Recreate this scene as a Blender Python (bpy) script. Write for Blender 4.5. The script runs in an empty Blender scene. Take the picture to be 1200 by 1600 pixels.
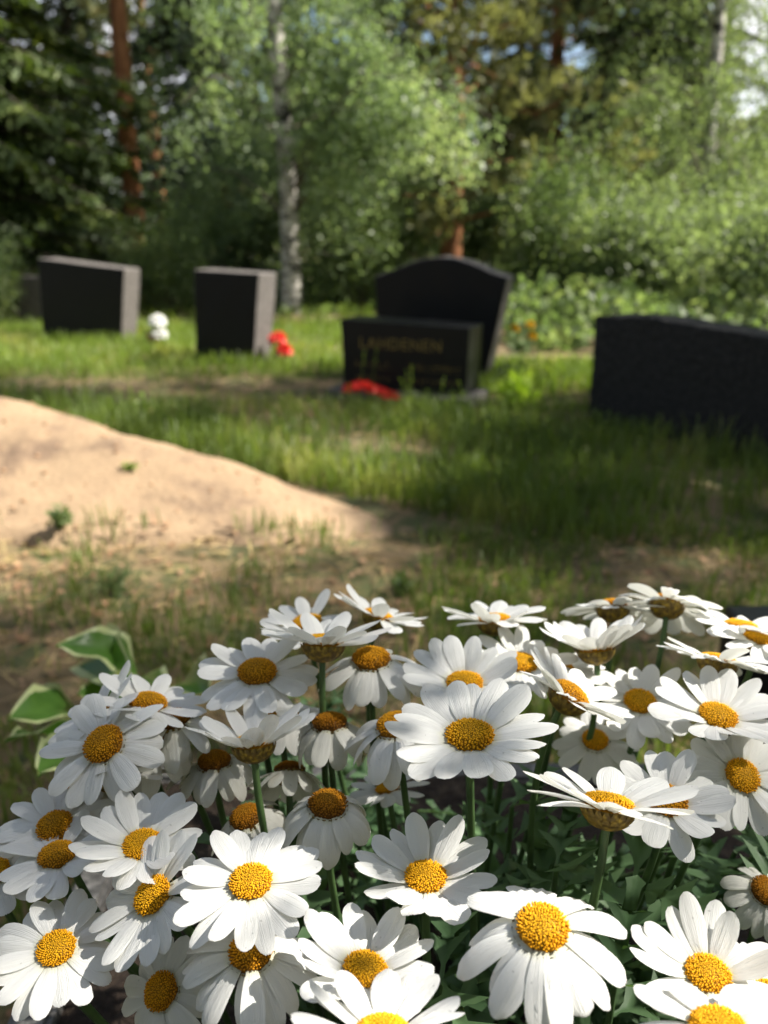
import bpy, bmesh, math, random
import numpy as np
from mathutils import Vector, Matrix, noise

random.seed(7); rng = np.random.default_rng(7)
R = math.radians
sc = bpy.context.scene
col = sc.collection

# ------------------------------------------------------------------ camera
CAM = Vector((0, 0, 0.85)); PITCH = 19.0; F = 1250.0          # F: focal length in pixels of a 1200x1600 frame
cd = bpy.data.cameras.new('camera'); cam = bpy.data.objects.new('camera', cd); col.objects.link(cam)
cam.location = CAM; cam.rotation_euler = (R(90 - PITCH), 0, 0)
cd.sensor_fit = 'HORIZONTAL'; cd.sensor_width = 36; cd.lens = 36 * F / 1200
cd.clip_start = 0.01; cd.clip_end = 600
cd.dof.use_dof = True; cd.dof.focus_distance = 0.325; cd.dof.aperture_fstop = 11.5
sc.camera = cam
FWD = Vector((0, math.cos(R(PITCH)), -math.sin(R(PITCH)))); UP = Vector((0, math.sin(R(PITCH)), math.cos(R(PITCH)))); RT = Vector((1, 0, 0))
def ray(px, py): return FWD + RT * ((px - 600) / F) + UP * ((800 - py) / F)
def P(px, py, d): return CAM + ray(px, py) * d
def G(px, py, z=0.0):
    r = ray(px, py); return CAM + r * ((z - CAM.z) / r.z)

# ------------------------------------------------------------------ sky, sun, exposure
SUN = Vector((0.90, 0.06, 1.0)).normalized()
w = bpy.data.worlds.new('World'); sc.world = w; w.use_nodes = True
nt = w.node_tree; nt.nodes.clear()
def N(nt, t, **k):
    n = nt.nodes.new(t)
    for a, b in k.items(): setattr(n, a, b)
    return n
sky = N(nt, 'ShaderNodeTexSky', sky_type='NISHITA', sun_disc=False)
sky.sun_elevation = math.asin(SUN.z); sky.sun_rotation = math.atan2(SUN.x, SUN.y)
tc = N(nt, 'ShaderNodeTexCoord'); cn = N(nt, 'ShaderNodeTexNoise'); cn.inputs['Scale'].default_value = 3.2; cn.inputs['Detail'].default_value = 6
rp = N(nt, 'ShaderNodeValToRGB'); rp.color_ramp.elements[0].position = .50; rp.color_ramp.elements[1].position = .66
mx = N(nt, 'ShaderNodeMix', data_type='RGBA'); mx.inputs[7].default_value = (10, 10, 10.4, 1)
bg = N(nt, 'ShaderNodeBackground'); bg.inputs[1].default_value = 0.06
wo = N(nt, 'ShaderNodeOutputWorld')
L = nt.links.new
L(tc.outputs['Generated'], cn.inputs['Vector']); L(cn.outputs['Fac'], rp.inputs[0]); L(rp.outputs[0], mx.inputs[0])
L(sky.outputs[0], mx.inputs[6]); L(mx.outputs[2], bg.inputs[0]); L(bg.outputs[0], wo.inputs[0])
sd = bpy.data.lights.new('sun', 'SUN'); sd.energy = 5.0; sd.angle = R(0.55); sd.color = (1, .95, .86)
so = bpy.data.objects.new('sun', sd); col.objects.link(so); so.rotation_euler = SUN.to_track_quat('Z', 'Y').to_euler(); so.location = (4, 2, 8)
vs = sc.view_settings; vs.view_transform = 'Standard'; vs.look = 'None'; vs.gamma = 1; vs.use_curve_mapping = False
vs.exposure = 1.5
sc.render.engine = 'CYCLES'
cy = sc.cycles; cy.use_denoising = True; cy.max_bounces = 7; cy.diffuse_bounces = 4; cy.transmission_bounces = 5; cy.transparent_max_bounces = 6
cy.use_fast_gi = False; cy.sample_clamp_indirect = 6

# ------------------------------------------------------------------ helpers
def tag(o, label=None, cat=None, group=None, kind=None):
    if label: o['label'] = label
    if cat: o['category'] = cat
    if group: o['group'] = group
    if kind: o['kind'] = kind
    return o
def empty(name, loc, rz=0):
    o = bpy.data.objects.new(name, None); col.objects.link(o); o.location = loc; o.rotation_euler = (0, 0, rz); o.empty_display_size = .05
    return o
class MB:
    def __init__(s): s.v = []; s.f = []; s.n = 0; s.uv = []
    def add(s, v, faces, uv=None):
        v = np.asarray(v, float).reshape(-1, 3)
        for f in faces:                                        # a list of equal-arity index arrays
            f = np.asarray(f, np.int64)
            if len(f): s.f.append(f + s.n)
        s.uv.append(np.zeros((len(v), 2)) if uv is None else np.asarray(uv, float))
        s.v.append(v); s.n += len(v)
    def mesh(s, name, mat, smooth=True):
        me = bpy.data.meshes.new(name); V = np.concatenate(s.v)
        loops = np.concatenate([f.ravel() for f in s.f]); cnt = np.concatenate([np.full(len(f), f.shape[1]) for f in s.f])
        me.vertices.add(len(V)); me.vertices.foreach_set('co', V.ravel())
        me.loops.add(len(loops)); me.loops.foreach_set('vertex_index', loops.astype(np.int32))
        me.polygons.add(len(cnt)); st = np.concatenate([[0], np.cumsum(cnt)[:-1]])
        me.polygons.foreach_set('loop_start', st.astype(np.int32)); me.polygons.foreach_set('loop_total', cnt.astype(np.int32))
        me.polygons.foreach_set('use_smooth', np.full(len(cnt), smooth))
        uvl = me.uv_layers.new(name='UVMap'); U = np.concatenate(s.uv)[loops]; uvl.data.foreach_set('uv', U.ravel())
        me.update(calc_edges=True); me.validate()
        if mat: me.materials.append(mat)
        return me
    def build(s, name, mat, parent=None, smooth=True):
        return link(name, s.mesh(name, mat, smooth), parent)
def link(name, me, parent=None, mw=None):
    o = bpy.data.objects.new(name, me); col.objects.link(o)
    if parent is not None: o.parent = parent
    if mw is not None: o.matrix_basis = mw
    return o
def tube(mb, pts, rad, k=6, cap=True):
    pts = [Vector(p) for p in pts]; n = len(pts); V = []; U = []
    ref = Vector((.31, .77, .2)).normalized()
    for i, p in enumerate(pts):
        t = (pts[min(i + 1, n - 1)] - pts[max(i - 1, 0)]).normalized()
        a = t.cross(ref)
        if a.length < 1e-4: a = t.cross(Vector((1, 0, 0)))
        a.normalize(); b = t.cross(a)
        for j in range(k):
            g = 2 * math.pi * j / k
            V.append(p + (a * math.cos(g) + b * math.sin(g)) * rad[i]); U.append((j / k, i / n))
    Q = [(i * k + j, i * k + (j + 1) % k, (i + 1) * k + (j + 1) % k, (i + 1) * k + j) for i in range(n - 1) for j in range(k)]
    mb.add(V, [Q], U)
    if cap:
        mb.add([V[(n - 1) * k + j] for j in range(k)], [[tuple(range(k))]]); mb.add([V[j] for j in range(k)], [[tuple(reversed(range(k)))]])
def bez(p0, p1, p2, p3, n):
    return [p0 * (1 - t) ** 3 + p1 * 3 * t * (1 - t) ** 2 + p2 * 3 * t * t * (1 - t) + p3 * t ** 3 for t in [i / (n - 1) for i in range(n)]]
def quads(mb, c, a, b):                                        # a leaf rhombus about each centre c, half axes a and b
    c, a, b = (np.asarray(x, float) for x in (c, a, b)); n = len(c)
    V = np.stack([c - a, c + b - a * .1, c + a, c - b - a * .1], 1).reshape(-1, 3)
    mb.add(V, [np.arange(4 * n).reshape(n, 4)])
def unit(v): return v / (np.linalg.norm(v, axis=-1, keepdims=True) + 1e-9)
def rdir(n): return unit(rng.normal(size=(n, 3)))

# ------------------------------------------------------------------ materials
def mat(name):
    m = bpy.data.materials.new(name); m.use_nodes = True; t = m.node_tree; b = t.nodes['Principled BSDF']
    return m, t, b
def noise_mat(name, cols, scale=8, rough=.8, detail=5, bump=0, bscale=None, coord='Object', stretch=None, spec=.3, pos=None):
    m, t, b = mat(name); l = t.links.new
    tc = N(t, 'ShaderNodeTexCoord'); src = tc.outputs[coord]
    if coord == 'Position': pass
    if stretch:
        mp = N(t, 'ShaderNodeMapping'); mp.inputs['Scale'].default_value = stretch; l(src, mp.inputs[0]); src = mp.outputs[0]
    n = N(t, 'ShaderNodeTexNoise'); n.inputs['Scale'].default_value = scale; n.inputs['Detail'].default_value = detail; n.inputs['Roughness'].default_value = .65
    l(src, n.inputs['Vector'])
    r = N(t, 'ShaderNodeValToRGB'); e = r.color_ramp.elements
    ps = pos or [.3 + .4 * i / (len(cols) - 1) for i in range(len(cols))]
    e[0].position = ps[0]; e[0].color = (*cols[0], 1); e[1].position = ps[-1]; e[1].color = (*cols[-1], 1)
    for c, p in list(zip(cols, ps))[1:-1]:
        x = e.new(p); x.color = (*c, 1)
    l(n.outputs['Fac'], r.inputs[0]); l(r.outputs[0], b.inputs['Base Color'])
    b.inputs['Roughness'].default_value = rough; b.inputs['Specular IOR Level'].default_value = spec
    if bump:
        n2 = N(t, 'ShaderNodeTexNoise'); n2.inputs['Scale'].default_value = bscale or scale * 3; n2.inputs['Detail'].default_value = 6; l(src, n2.inputs['Vector'])
        bp = N(t, 'ShaderNodeBump'); bp.inputs['Strength'].default_value = bump; bp.inputs['Distance'].default_value = .01; l(n2.outputs['Fac'], bp.inputs['Height']); l(bp.outputs[0], b.inputs['Normal'])
    return m
def leaf_mat(name, c1, c2, trans=.35, scale=4, rough=.5, tcol=None, c3=None):
    m, t, b = mat(name); l = t.links.new
    geo = N(t, 'ShaderNodeNewGeometry'); n = N(t, 'ShaderNodeTexNoise'); n.inputs['Scale'].default_value = scale; n.inputs['Detail'].default_value = 4
    l(geo.outputs['Position'], n.inputs['Vector'])
    r = N(t, 'ShaderNodeValToRGB'); e = r.color_ramp.elements
    e[0].position = .36; e[1].position = .66; e[0].color = (*c1, 1); e[1].color = (*c2, 1)
    if c3: x = e.new(.56); x.color = (*c3, 1)
    l(n.outputs['Fac'], r.inputs[0]); l(r.outputs[0], b.inputs['Base Color']); b.inputs['Roughness'].default_value = rough; b.inputs['Specular IOR Level'].default_value = .35
    tr = N(t, 'ShaderNodeBsdfTranslucent'); mxc = N(t, 'ShaderNodeMix', data_type='RGBA', blend_type='MULTIPLY'); mxc.inputs[0].default_value = 1
    tcol = tcol or (1.5, 1.6, .6); mxc.inputs[7].default_value = (*tcol, 1); l(r.outputs[0], mxc.inputs[6]); l(mxc.outputs[2], tr.inputs[0])
    ms = N(t, 'ShaderNodeMixShader'); ms.inputs[0].default_value = trans; l(b.outputs[0], ms.inputs[1]); l(tr.outputs[0], ms.inputs[2])
    l(ms.outputs[0], t.nodes['Material Output'].inputs[0])
    return m
def petal_mat(name, c, tr_c, trans=.33):
    m, t, b = mat(name); l = t.links.new
    uv = N(t, 'ShaderNodeUVMap'); sx = N(t, 'ShaderNodeSeparateXYZ'); l(uv.outputs[0], sx.inputs[0])
    r = N(t, 'ShaderNodeValToRGB'); e = r.color_ramp.elements
    e[0].position = 0; e[0].color = (c[0] * .86, c[1] * .86, c[2] * .55, 1); e[1].position = .22; e[1].color = (*c, 1); l(sx.outputs[1], r.inputs[0])
    # faint veins along the petal, tiny specks
    mp = N(t, 'ShaderNodeMapping'); mp.inputs['Scale'].default_value = (16, .8, 1); l(uv.outputs[0], mp.inputs[0])
    n = N(t, 'ShaderNodeTexNoise'); n.inputs['Scale'].default_value = 1.6; n.inputs['Detail'].default_value = 3; l(mp.outputs[0], n.inputs['Vector'])
    vr = N(t, 'ShaderNodeMapRange'); vr.inputs[1].default_value = .3; vr.inputs[2].default_value = .7; vr.inputs[3].default_value = .93; vr.inputs[4].default_value = 1.0; l(n.outputs['Fac'], vr.inputs[0])
    geo = N(t, 'ShaderNodeNewGeometry'); sp = N(t, 'ShaderNodeTexNoise'); sp.inputs['Scale'].default_value = 520; sp.inputs['Detail'].default_value = 1; l(geo.outputs['Position'], sp.inputs['Vector'])
    sr = N(t, 'ShaderNodeMapRange'); sr.inputs[1].default_value = .75; sr.inputs[2].default_value = .79; sr.inputs[3].default_value = 1; sr.inputs[4].default_value = .62; l(sp.outputs['Fac'], sr.inputs[0])
    mu = N(t, 'ShaderNodeMath', operation='MULTIPLY'); l(vr.outputs[0], mu.inputs[0]); l(sr.outputs[0], mu.inputs[1])
    mm = N(t, 'ShaderNodeMix', data_type='RGBA', blend_type='MULTIPLY'); mm.inputs[0].default_value = 1; l(r.outputs[0], mm.inputs[6]); l(mu.outputs[0], mm.inputs[7])
    l(mm.outputs[2], b.inputs['Base Color']); b.inputs['Roughness'].default_value = .55; b.inputs['Specular IOR Level'].default_value = .25
    bp = N(t, 'ShaderNodeBump'); bp.inputs['Strength'].default_value = .6; bp.inputs['Distance'].default_value = .0011; l(n.outputs['Fac'], bp.inputs['Height']); l(bp.outputs[0], b.inputs['Normal'])
    tr = N(t, 'ShaderNodeBsdfTranslucent'); tr.inputs[0].default_value = (*tr_c, 1)
    ms = N(t, 'ShaderNodeMixShader'); ms.inputs[0].default_value = trans; l(b.outputs[0], ms.inputs[1]); l(tr.outputs[0], ms.inputs[2]); l(ms.outputs[0], t.nodes['Material Output'].inputs[0])
    return m
def disc_mat(name, inner, mid, rim):
    m, t, b = mat(name); l = t.links.new
    uv = N(t, 'ShaderNodeUVMap'); sx = N(t, 'ShaderNodeSeparateXYZ'); l(uv.outputs[0], sx.inputs[0])
    r = N(t, 'ShaderNodeValToRGB'); e = r.color_ramp.elements
    e[0].position = .0; e[0].color = (*inner, 1); e[1].position = 1; e[1].color = (*rim, 1); x = e.new(.6); x.color = (*mid, 1); l(sx.outputs[0], r.inputs[0])
    mr = N(t, 'ShaderNodeMapRange'); mr.inputs[3].default_value = .38; mr.inputs[4].default_value = 1.05; l(sx.outputs[1], mr.inputs[0])   # colour darkens from floret tips down to their feet
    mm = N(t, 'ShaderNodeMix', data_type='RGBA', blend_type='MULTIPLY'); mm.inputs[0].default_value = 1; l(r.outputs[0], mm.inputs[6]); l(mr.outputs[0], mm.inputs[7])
    l(mm.outputs[2], b.inputs['Base Color']); b.inputs['Roughness'].default_value = .6; b.inputs['Specular IOR Level'].default_value = .2
    b.inputs['Subsurface Weight'].default_value = 0
    return m
M = {}
M['petal'] = petal_mat('petal_white', (.86, .86, .84), (.82, .82, .74))
M['petal_old'] = petal_mat('petal_aged', (.80, .795, .74), (.74, .73, .6), .3)
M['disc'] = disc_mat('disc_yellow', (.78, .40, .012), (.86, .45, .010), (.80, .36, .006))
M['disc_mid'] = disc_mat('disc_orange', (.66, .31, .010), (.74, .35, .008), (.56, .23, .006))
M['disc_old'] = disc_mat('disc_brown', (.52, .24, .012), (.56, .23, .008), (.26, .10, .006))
M['calyx'] = noise_mat('bract_olive', [(.075, .045, .018), (.17, .115, .025), (.40, .27, .03)], 330, .6, 2)
M['stem'] = leaf_mat('stem_green', (.045, .085, .03), (.09, .16, .055), .08, 60, .45)
M['leaf'] = leaf_mat('marguerite_leaf', (.06, .12, .05), (.13, .22, .10), .35, 25, .5)
M['hosta'] = leaf_mat('hosta_leaf', (.05, .12, .02), (.11, .22, .04), .4, 14, .35)
M['hosta_pale'] = leaf_mat('hosta_margin', (.42, .47, .22), (.5, .55, .3), .35, 14, .4, (1.1, 1.1, .7))
M['soil'] = noise_mat('planter_soil', [(.012, .008, .006), (.03, .02, .014), (.07, .05, .034)], 60, .95, 8, .9, 140)
M['planter'] = noise_mat('planter_granite', [(.05, .048, .046), (.11, .105, .1), (.2, .19, .18)], 160, .75, 3, .3, 90)
M['ground'] = noise_mat('ground_litter', [(.035, .045, .016), (.08, .068, .032), (.19, .13, .07), (.06, .075, .025), (.25, .165, .095)], 3.4, .95, 10, .8, 45, pos=[.3, .42, .5, .58, .7])
M['sand'] = noise_mat('sand', [(.07, .048, .032), (.17, .115, .075), (.26, .18, .11), (.33, .232, .14)], 3.0, .95, 12, .8, 60, pos=[.28, .40, .47, .66])
M['straw'] = leaf_mat('dry_straw', (.33, .25, .11), (.48, .36, .17), .2, 9, .7, (1.2, 1.1, .7))
M['litter'] = leaf_mat('dead_leaf', (.22, .115, .055), (.46, .29, .17), .15, 17, .8, (1.1, .9, .6))
M['grass'] = leaf_mat('grass_blade', (.10, .145, .035), (.24, .255, .08), .45, 2.4, .5, (1.4, 1.5, .7), c3=(.14, .19, .045))
M['lush'] = leaf_mat('lush_grass', (.14, .20, .04), (.28, .29, .08), .42, 2.2, .5, c3=(.17, .24, .045))
M['granite'] = noise_mat('grey_granite', [(.05, .045, .042), (.115, .103, .096), (.21, .188, .172)], 70, .7, 4, .35, 60)
M['granite_rough'] = noise_mat('rough_dark_granite', [(.012, .012, .0125), (.026, .025, .025), (.055, .051, .05)], 55, .85, 6, .8, 28, spec=.15)
M['granite_mid'] = noise_mat('dark_granite', [(.02, .019, .018), (.04, .037, .036), (.09, .082, .077)], 60, .8, 5, .5, 40, spec=.2)
M['black'] = noise_mat('black_granite', [(.006, .006, .0065), (.010, .010, .011), (.02, .02, .021)], 220, .42, 2, .05, 90, spec=.18)
M['gold'] = noise_mat('gilt_letter', [(.16, .115, .035), (.24, .17, .05)], 40, .45)
M['birch_bark'] = noise_mat('birch_bark', [(.03, .027, .025), (.42, .39, .35), (.62, .58, .53)], 3.2, .8, 6, .4, 12, stretch=(2.2, 2.2, 5), pos=[.42, .50, .66])
M['pine_bark'] = noise_mat('pine_bark', [(.11, .05, .028), (.36, .15, .065), (.46, .21, .10)], 6, .9, 6, .8, 14, stretch=(2, 2, .6))
M['spruce_bark'] = noise_mat('spruce_bark', [(.05, .04, .032), (.12, .095, .075), (.17, .14, .115)], 7, .95, 6, .8, 16)
M['birch_leaf'] = leaf_mat('birch_leaf', (.14, .19, .10), (.33, .38, .20), .5, 1.1, .45, (1.4, 1.5, .9), c3=(.20, .26, .13))
M['birch_pale'] = leaf_mat('pale_birch_leaf', (.16, .2, .10), (.33, .37, .19), .5, .9, .45, (1.4, 1.5, .85), c3=(.2, .25, .12))
M['spruce'] = leaf_mat('spruce_needle', (.05, .075, .028), (.21, .25, .07), .38, 1.6, .55, c3=(.08, .115, .035))
M['spruce_dark'] = leaf_mat('dark_spruce_needle', (.04, .06, .035), (.10, .135, .065), .3, 1.2, .55)
M['pine'] = leaf_mat('pine_needle', (.12, .135, .06), (.29, .29, .15), .42, 1.5, .55, (1.3, 1.3, .7), c3=(.18, .185, .085))
M['bush'] = leaf_mat('bush_leaf', (.09, .13, .055), (.24, .28, .13), .45, 1.9, .5, (1.4, 1.5, .8), c3=(.14, .19, .08))
M['lime'] = leaf_mat('lime_leaf', (.27, .38, .05), (.38, .48, .08), .45, 8, .45)
M['red'] = leaf_mat('red_petal', (.55, .02, .012), (.75, .05, .03), .3, 30, .5, (1.2, .9, .9))
M['white_bloom'] = leaf_mat('white_bloom', (.80, .79, .76), (.86, .86, .84), .3, 30, .5, (1, 1, 1))
M['yellow'] = leaf_mat('yellow_bloom', (.75, .45, .01), (.85, .56, .015), .3, 30, .5, (1.1, 1.1, 1))
M['terracotta'] = noise_mat('terracotta', [(.28, .10, .05), (.40, .17, .09)], 30, .8)
M['pot_dark'] = noise_mat('dark_pot', [(.03, .03, .03), (.07, .065, .06)], 30, .6)

# ------------------------------------------------------------------ ground and sand mound
def fbm(x, y, s): return noise.fractal(Vector((x * s, y * s, 3.7)), 1.0, 2.0, 4)
def geo_axis(a, b, fine, far):
    xs = list(np.linspace(a, b, fine)); st = xs[1] - xs[0]; l, r = xs[0], xs[-1]; lo, hi = [], []
    while l > -far: st *= 1.22; l -= st; lo.append(l)
    st = xs[1] - xs[0]
    while r < far: st *= 1.22; r += st; hi.append(r)
    return lo[::-1] + xs + hi
gx = geo_axis(-4, 4, 90, 130); gy = geo_axis(-1, 9, 110, 130)
def ground_z(x, y): return .022 * fbm(x, y, 1.3) + .008 * fbm(x, y, 6)
V = [(x, y, ground_z(x, y)) for y in gy for x in gx]; nx = len(gx)
Q = [(j * nx + i, j * nx + i + 1, (j + 1) * nx + i + 1, (j + 1) * nx + i) for j in range(len(gy) - 1) for i in range(nx - 1)]
g = MB(); g.add(V, [Q]); o = g.build('ground', M['ground']); tag(o, 'dry brown ground with patchy grass under the graves', kind='structure')

def sstep(a, b, x): t = max(0, min(1, (x - a) / (b - a))); return t * t * (3 - 2 * t)
def mound_h(x, y):
    hx = .30 * max(0, min(1, (.10 + .10 * fbm(y, 2, 1.5) - x) / 1.75)) ** .9 * sstep(-3.9, -2.6, x)
    near = 2.16 + .07 * fbm(x, 0, 2.2)
    far_ = near + .22 + .72 * max(0, .12 - x); far_ = min(far_, 3.9) + .06 * fbm(x, 4, 2)
    a = y - near; wd = far_ - near
    b = 0 if a < 0 else (.20 * sstep(0, .04, a) + .80 * sstep(0.0, .62 * wd, a))
    b *= 1 - sstep(.66 * wd, wd, a)
    e = hx * b
    return e + (.012 * fbm(x, y, 3) + .006 * fbm(x, y, 11)) * min(1, e / .05) - .03 * (1 - min(1, e / .012))
mxs = np.linspace(-3.9, .35, 130); mys = np.linspace(2.0, 4.1, 80)
V = [(x, y, mound_h(x, y)) for y in mys for x in mxs]; nx = len(mxs)
Q = [(j * nx + i, j * nx + i + 1, (j + 1) * nx + i + 1, (j + 1) * nx + i) for j in range(len(mys) - 1) for i in range(nx - 1)]
g = MB(); g.add(V, [Q]); o = g.build('sand_mound', M['sand']); tag(o, 'low mound of bare pale sand beside the grass', kind='structure')
def top_z(x, y):
    z = ground_z(x, y)
    if -3.8 < x < .3 and 2.0 < y < 4.1: z = max(z, mound_h(x, y))
    return z
# pebbles and crumbs on the mound and the bare earth
def pebble_mesh(seed, m):
    bm = bmesh.new(); bmesh.ops.create_icosphere(bm, subdivisions=1, radius=1)
    for v in bm.verts: v.co *= 1 + .3 * noise.noise(v.co * 1.3 + Vector((seed, 0, 0))); v.co.z *= .6
    me = bpy.data.meshes.new('pebble'); bm.to_mesh(me); bm.free(); me.materials.append(m); me.shade_smooth(); return me

# ------------------------------------------------------------------ grass, straw, fallen leaves
def blades(mb, xy, h, wid, lean=.5, zf=top_z, bend=.5):
    n = len(xy); z = np.array([zf(x, y) for x, y in xy]) - .004
    az = rng.uniform(0, 2 * math.pi, n); h = h * rng.uniform(.5, 1.15, n); le = lean * rng.uniform(.2, 1, n) * h
    d = np.stack([np.cos(az), np.sin(az), 0 * az], 1); fa = rng.uniform(0, math.pi, n); sd_ = np.stack([np.cos(fa), np.sin(fa), 0 * fa], 1) * (wid * rng.uniform(.6, 1.2, n) / 2)[:, None]
    b = np.stack([xy[:, 0], xy[:, 1], z], 1); up = np.array([0, 0, 1.])
    m1 = b + d * (le * .25)[:, None] + up * (h * .5)[:, None]; m2 = b + d * (le * .62)[:, None] + up * (h * .85)[:, None]; tp = b + d * (le * 1.0)[:, None] + up * (h * (1 - .25 * bend))[:, None]
    V = np.stack([b - sd_, b + sd_, m1 + sd_ * .9, m1 - sd_ * .9, m2 + sd_ * .6, m2 - sd_ * .6, tp], 1).reshape(-1, 3)
    i = np.arange(n)[:, None] * 7
    mb.add(V, [np.concatenate([i + [0, 1, 2, 3], i + [3, 2, 4, 5]]), i + [5, 4, 6]])
def fbm_np(x, y, s, off=0): return np.array([noise.fractal(Vector((a * s, b * s, off)), 1., 2., 3) for a, b in zip(x, y)])
def scatter(n, x0, x1, y0, y1, dens=None):
    x = rng.uniform(x0, x1, n); y = rng.uniform(y0, y1, n)
    if dens is not None:
        k = rng.uniform(0, 1, n) < np.clip(dens(x, y), 0, 1); x, y = x[k], y[k]
    return np.stack([x, y], 1)
def edge(y): return .12 - (y - 2.38) / .72                       # where the sand ends and the grass begins
on_mound = lambda x, y: (x < edge(y) + .06) & (y > 2.12) & (y < 3.85)
# green grass: right of the sand, behind it, and thin tufts on the litter
mb = MB()
xy = scatter(60000, -2.6, 2.6, 2.15, 4.2, lambda x, y: np.where(on_mound(x, y), 0, .5 + .8 * fbm_np(x, y, 1.4) ) * np.where(y > 3.7, .5, 1))
blades(mb, xy, .115, .0055)
xy = scatter(26000, -1.3, 2.2, 1.1, 2.25, lambda x, y: .08 + .9 * fbm_np(x, y, 2.2, 5) + .42 * (x > .1) + .18 * (y - 1.8)); blades(mb, xy, .075, .0048)
xy = scatter(8000, -.9, .9, .72, 1.5, lambda x, y: .05 + .8 * fbm_np(x, y, 3.2, 9)); blades(mb, xy, .05, .004)
xy = scatter(9000, -1.5, .2, .2, 1.7, lambda x, y: 1.15 - np.hypot((x + .52) / .55, (y - .95) / .42) + 1.2 * fbm_np(x, y, 3, 8)); blades(mb, xy, .07, .005)
xy = scatter(16000, -2.4, 2.6, -1.6, 1.2, lambda x, y: np.where((np.abs(x - .06) < .34) & (y > .02) & (y < .7), 0, .9 * fbm_np(x, y, 1.8, 12))); blades(mb, xy, .07, .0048)
xy = scatter(9000, -3.4, 3.0, 4.0, 5.3, lambda x, y: .25 + .9 * fbm_np(x, y, 1.2, 2)); blades(mb, xy, .075, .005)
xy = scatter(16000, -2.2, .6, 2.2, 4.3, lambda x, y: np.where(on_mound(x, y) | (x > edge(y) + .75), 0, .5)); blades(mb, xy, .17, .006, .4)
xy = scatter(2600, .2, 2.0, 2.2, 3.8, lambda x, y: .3 + .6 * fbm_np(x, y, 1.5, 6)); blades(mb, xy, .2, .006, .4)
tag(mb.build('grass', M['grass']), 'green grass growing between the sand mound and the gravestones', kind='stuff')
mb = MB()
xy = scatter(30000, -4.6, .75, 4.95, 8.2, lambda x, y: .85 + .5 * fbm_np(x, y, 1.1, 4)); blades(mb, xy, .12, .006)
xy = scatter(3500, .55, 1.5, 4.5, 5.6); blades(mb, xy, .11, .006)
xy = scatter(14000, -7, 8, 8, 16); blades(mb, xy, .16, .014)
tag(mb.build('lawn_grass', M['lush']), 'lush yellow green grass in front of the far gravestones', kind='stuff')
# tall flowering stalks
mb = MB(); st = scatter(60, -1.9, .9, 2.5, 4.4, lambda x, y: np.where(on_mound(x, y), 0, .9))
for x, y in st:
    h = random.uniform(.14, .30); a = random.uniform(0, 6.28); l = random.uniform(.01, .07); b = Vector((x, y, top_z(x, y) - .005)); e = b + Vector((math.cos(a) * l, math.sin(a) * l, h))
    tube(mb, [b, (b + e) / 2 + Vector((0, 0, .01)), e], [.0016, .0013, .001], 4)
    n = 14; t = rng.uniform(.74, 1.04, n)[:, None]; c = np.array(b)[None] * (1 - t) + np.array(e)[None] * t; dd = unit(rdir(n) + np.array([0, 0, 1.2])) * .011
    quads(mb, c + dd * .5, dd, np.cross(dd, rdir(n)) * .35)
tag(mb.build('meadow_grass', M['lush']), 'tall seeding grass stalks standing along the sand mound', kind='stuff')
mb = MB()
xy = scatter(36000, -2.4, 2.4, -1.2, 2.25, lambda x, y: .45 + .5 * fbm_np(x, y, 2, 7)); n = len(xy)
az = rng.uniform(0, 6.28, n); ln = rng.uniform(.012, .05, n); a = np.stack([np.cos(az), np.sin(az), rng.uniform(-.1, .45, n)], 1) * ln[:, None]
c = np.stack([xy[:, 0], xy[:, 1], [ground_z(x, y) + .008 for x, y in xy]], 1); quads(mb, c + [0, 0, .004], a, np.cross(a, rdir(n)) / ln[:, None] * .0028)
xy = scatter(5000, -2, 2.4, 3.4, 5.0, lambda x, y: np.where(on_mound(x, y), 0, .35 + .8 * fbm_np(x, y, 1.2, 7))); n = len(xy)
az = rng.uniform(0, 6.28, n); ln = rng.uniform(.02, .05, n); a = np.stack([np.cos(az), np.sin(az), rng.uniform(-.1, .3, n)], 1) * ln[:, None]
c = np.stack([xy[:, 0], xy[:, 1], [top_z(x, y) + .01 for x, y in xy]], 1); quads(mb, c, a, np.cross(a, rdir(n)) / ln[:, None] * .004)
tag(mb.build('dry_grass', M['straw']), 'withered straw lying on the bare ground', kind='stuff')
mb = MB()
xy = np.concatenate([scatter(13000, -2.4, 2.4, -1.2, 2.3, lambda x, y: .3 + .9 * fbm_np(x, y, 1.6, 1)), scatter(2500, -.9, 2, 3.5, 4.6, lambda x, y: .3 + .7 * fbm_np(x, y, 1.6, 1))]); n = len(xy)
az = rng.uniform(0, 6.28, n); ln = rng.uniform(.006, .019, n); a = np.stack([np.cos(az), np.sin(az), rng.uniform(-.35, .35, n)], 1) * ln[:, None]
c = np.stack([xy[:, 0], xy[:, 1], [top_z(x, y) + .01 for x, y in xy]], 1); quads(mb, c, a, unit(np.cross(a, rdir(n) * .4 + [0, 0, 1])) * (ln * .6)[:, None])
tag(mb.build('fallen_leaves', M['litter']), 'brown fallen leaves and bark crumbs on the bare ground', kind='stuff')
mb = MB(); n = 800; xs = rng.uniform(-3, .2, n); ys = rng.uniform(2.2, 3.6, n)
for x, y in zip(xs, ys):
    s = random.choice([.004, .006, .009]); bm = bmesh.new(); bmesh.ops.create_icosphere(bm, subdivisions=1, radius=s)
    vv = [(v.co.x * random.uniform(.7, 1.3) + x, v.co.y + y, v.co.z * .7 + mound_h(x, y)) for v in bm.verts]; mb.add(vv, [[[v.index for v in f.verts] for f in bm.faces]]); bm.free()
tag(mb.build('gravel', M['litter']), 'small pebbles and crumbs scattered over the sand mound', kind='stuff')

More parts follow.
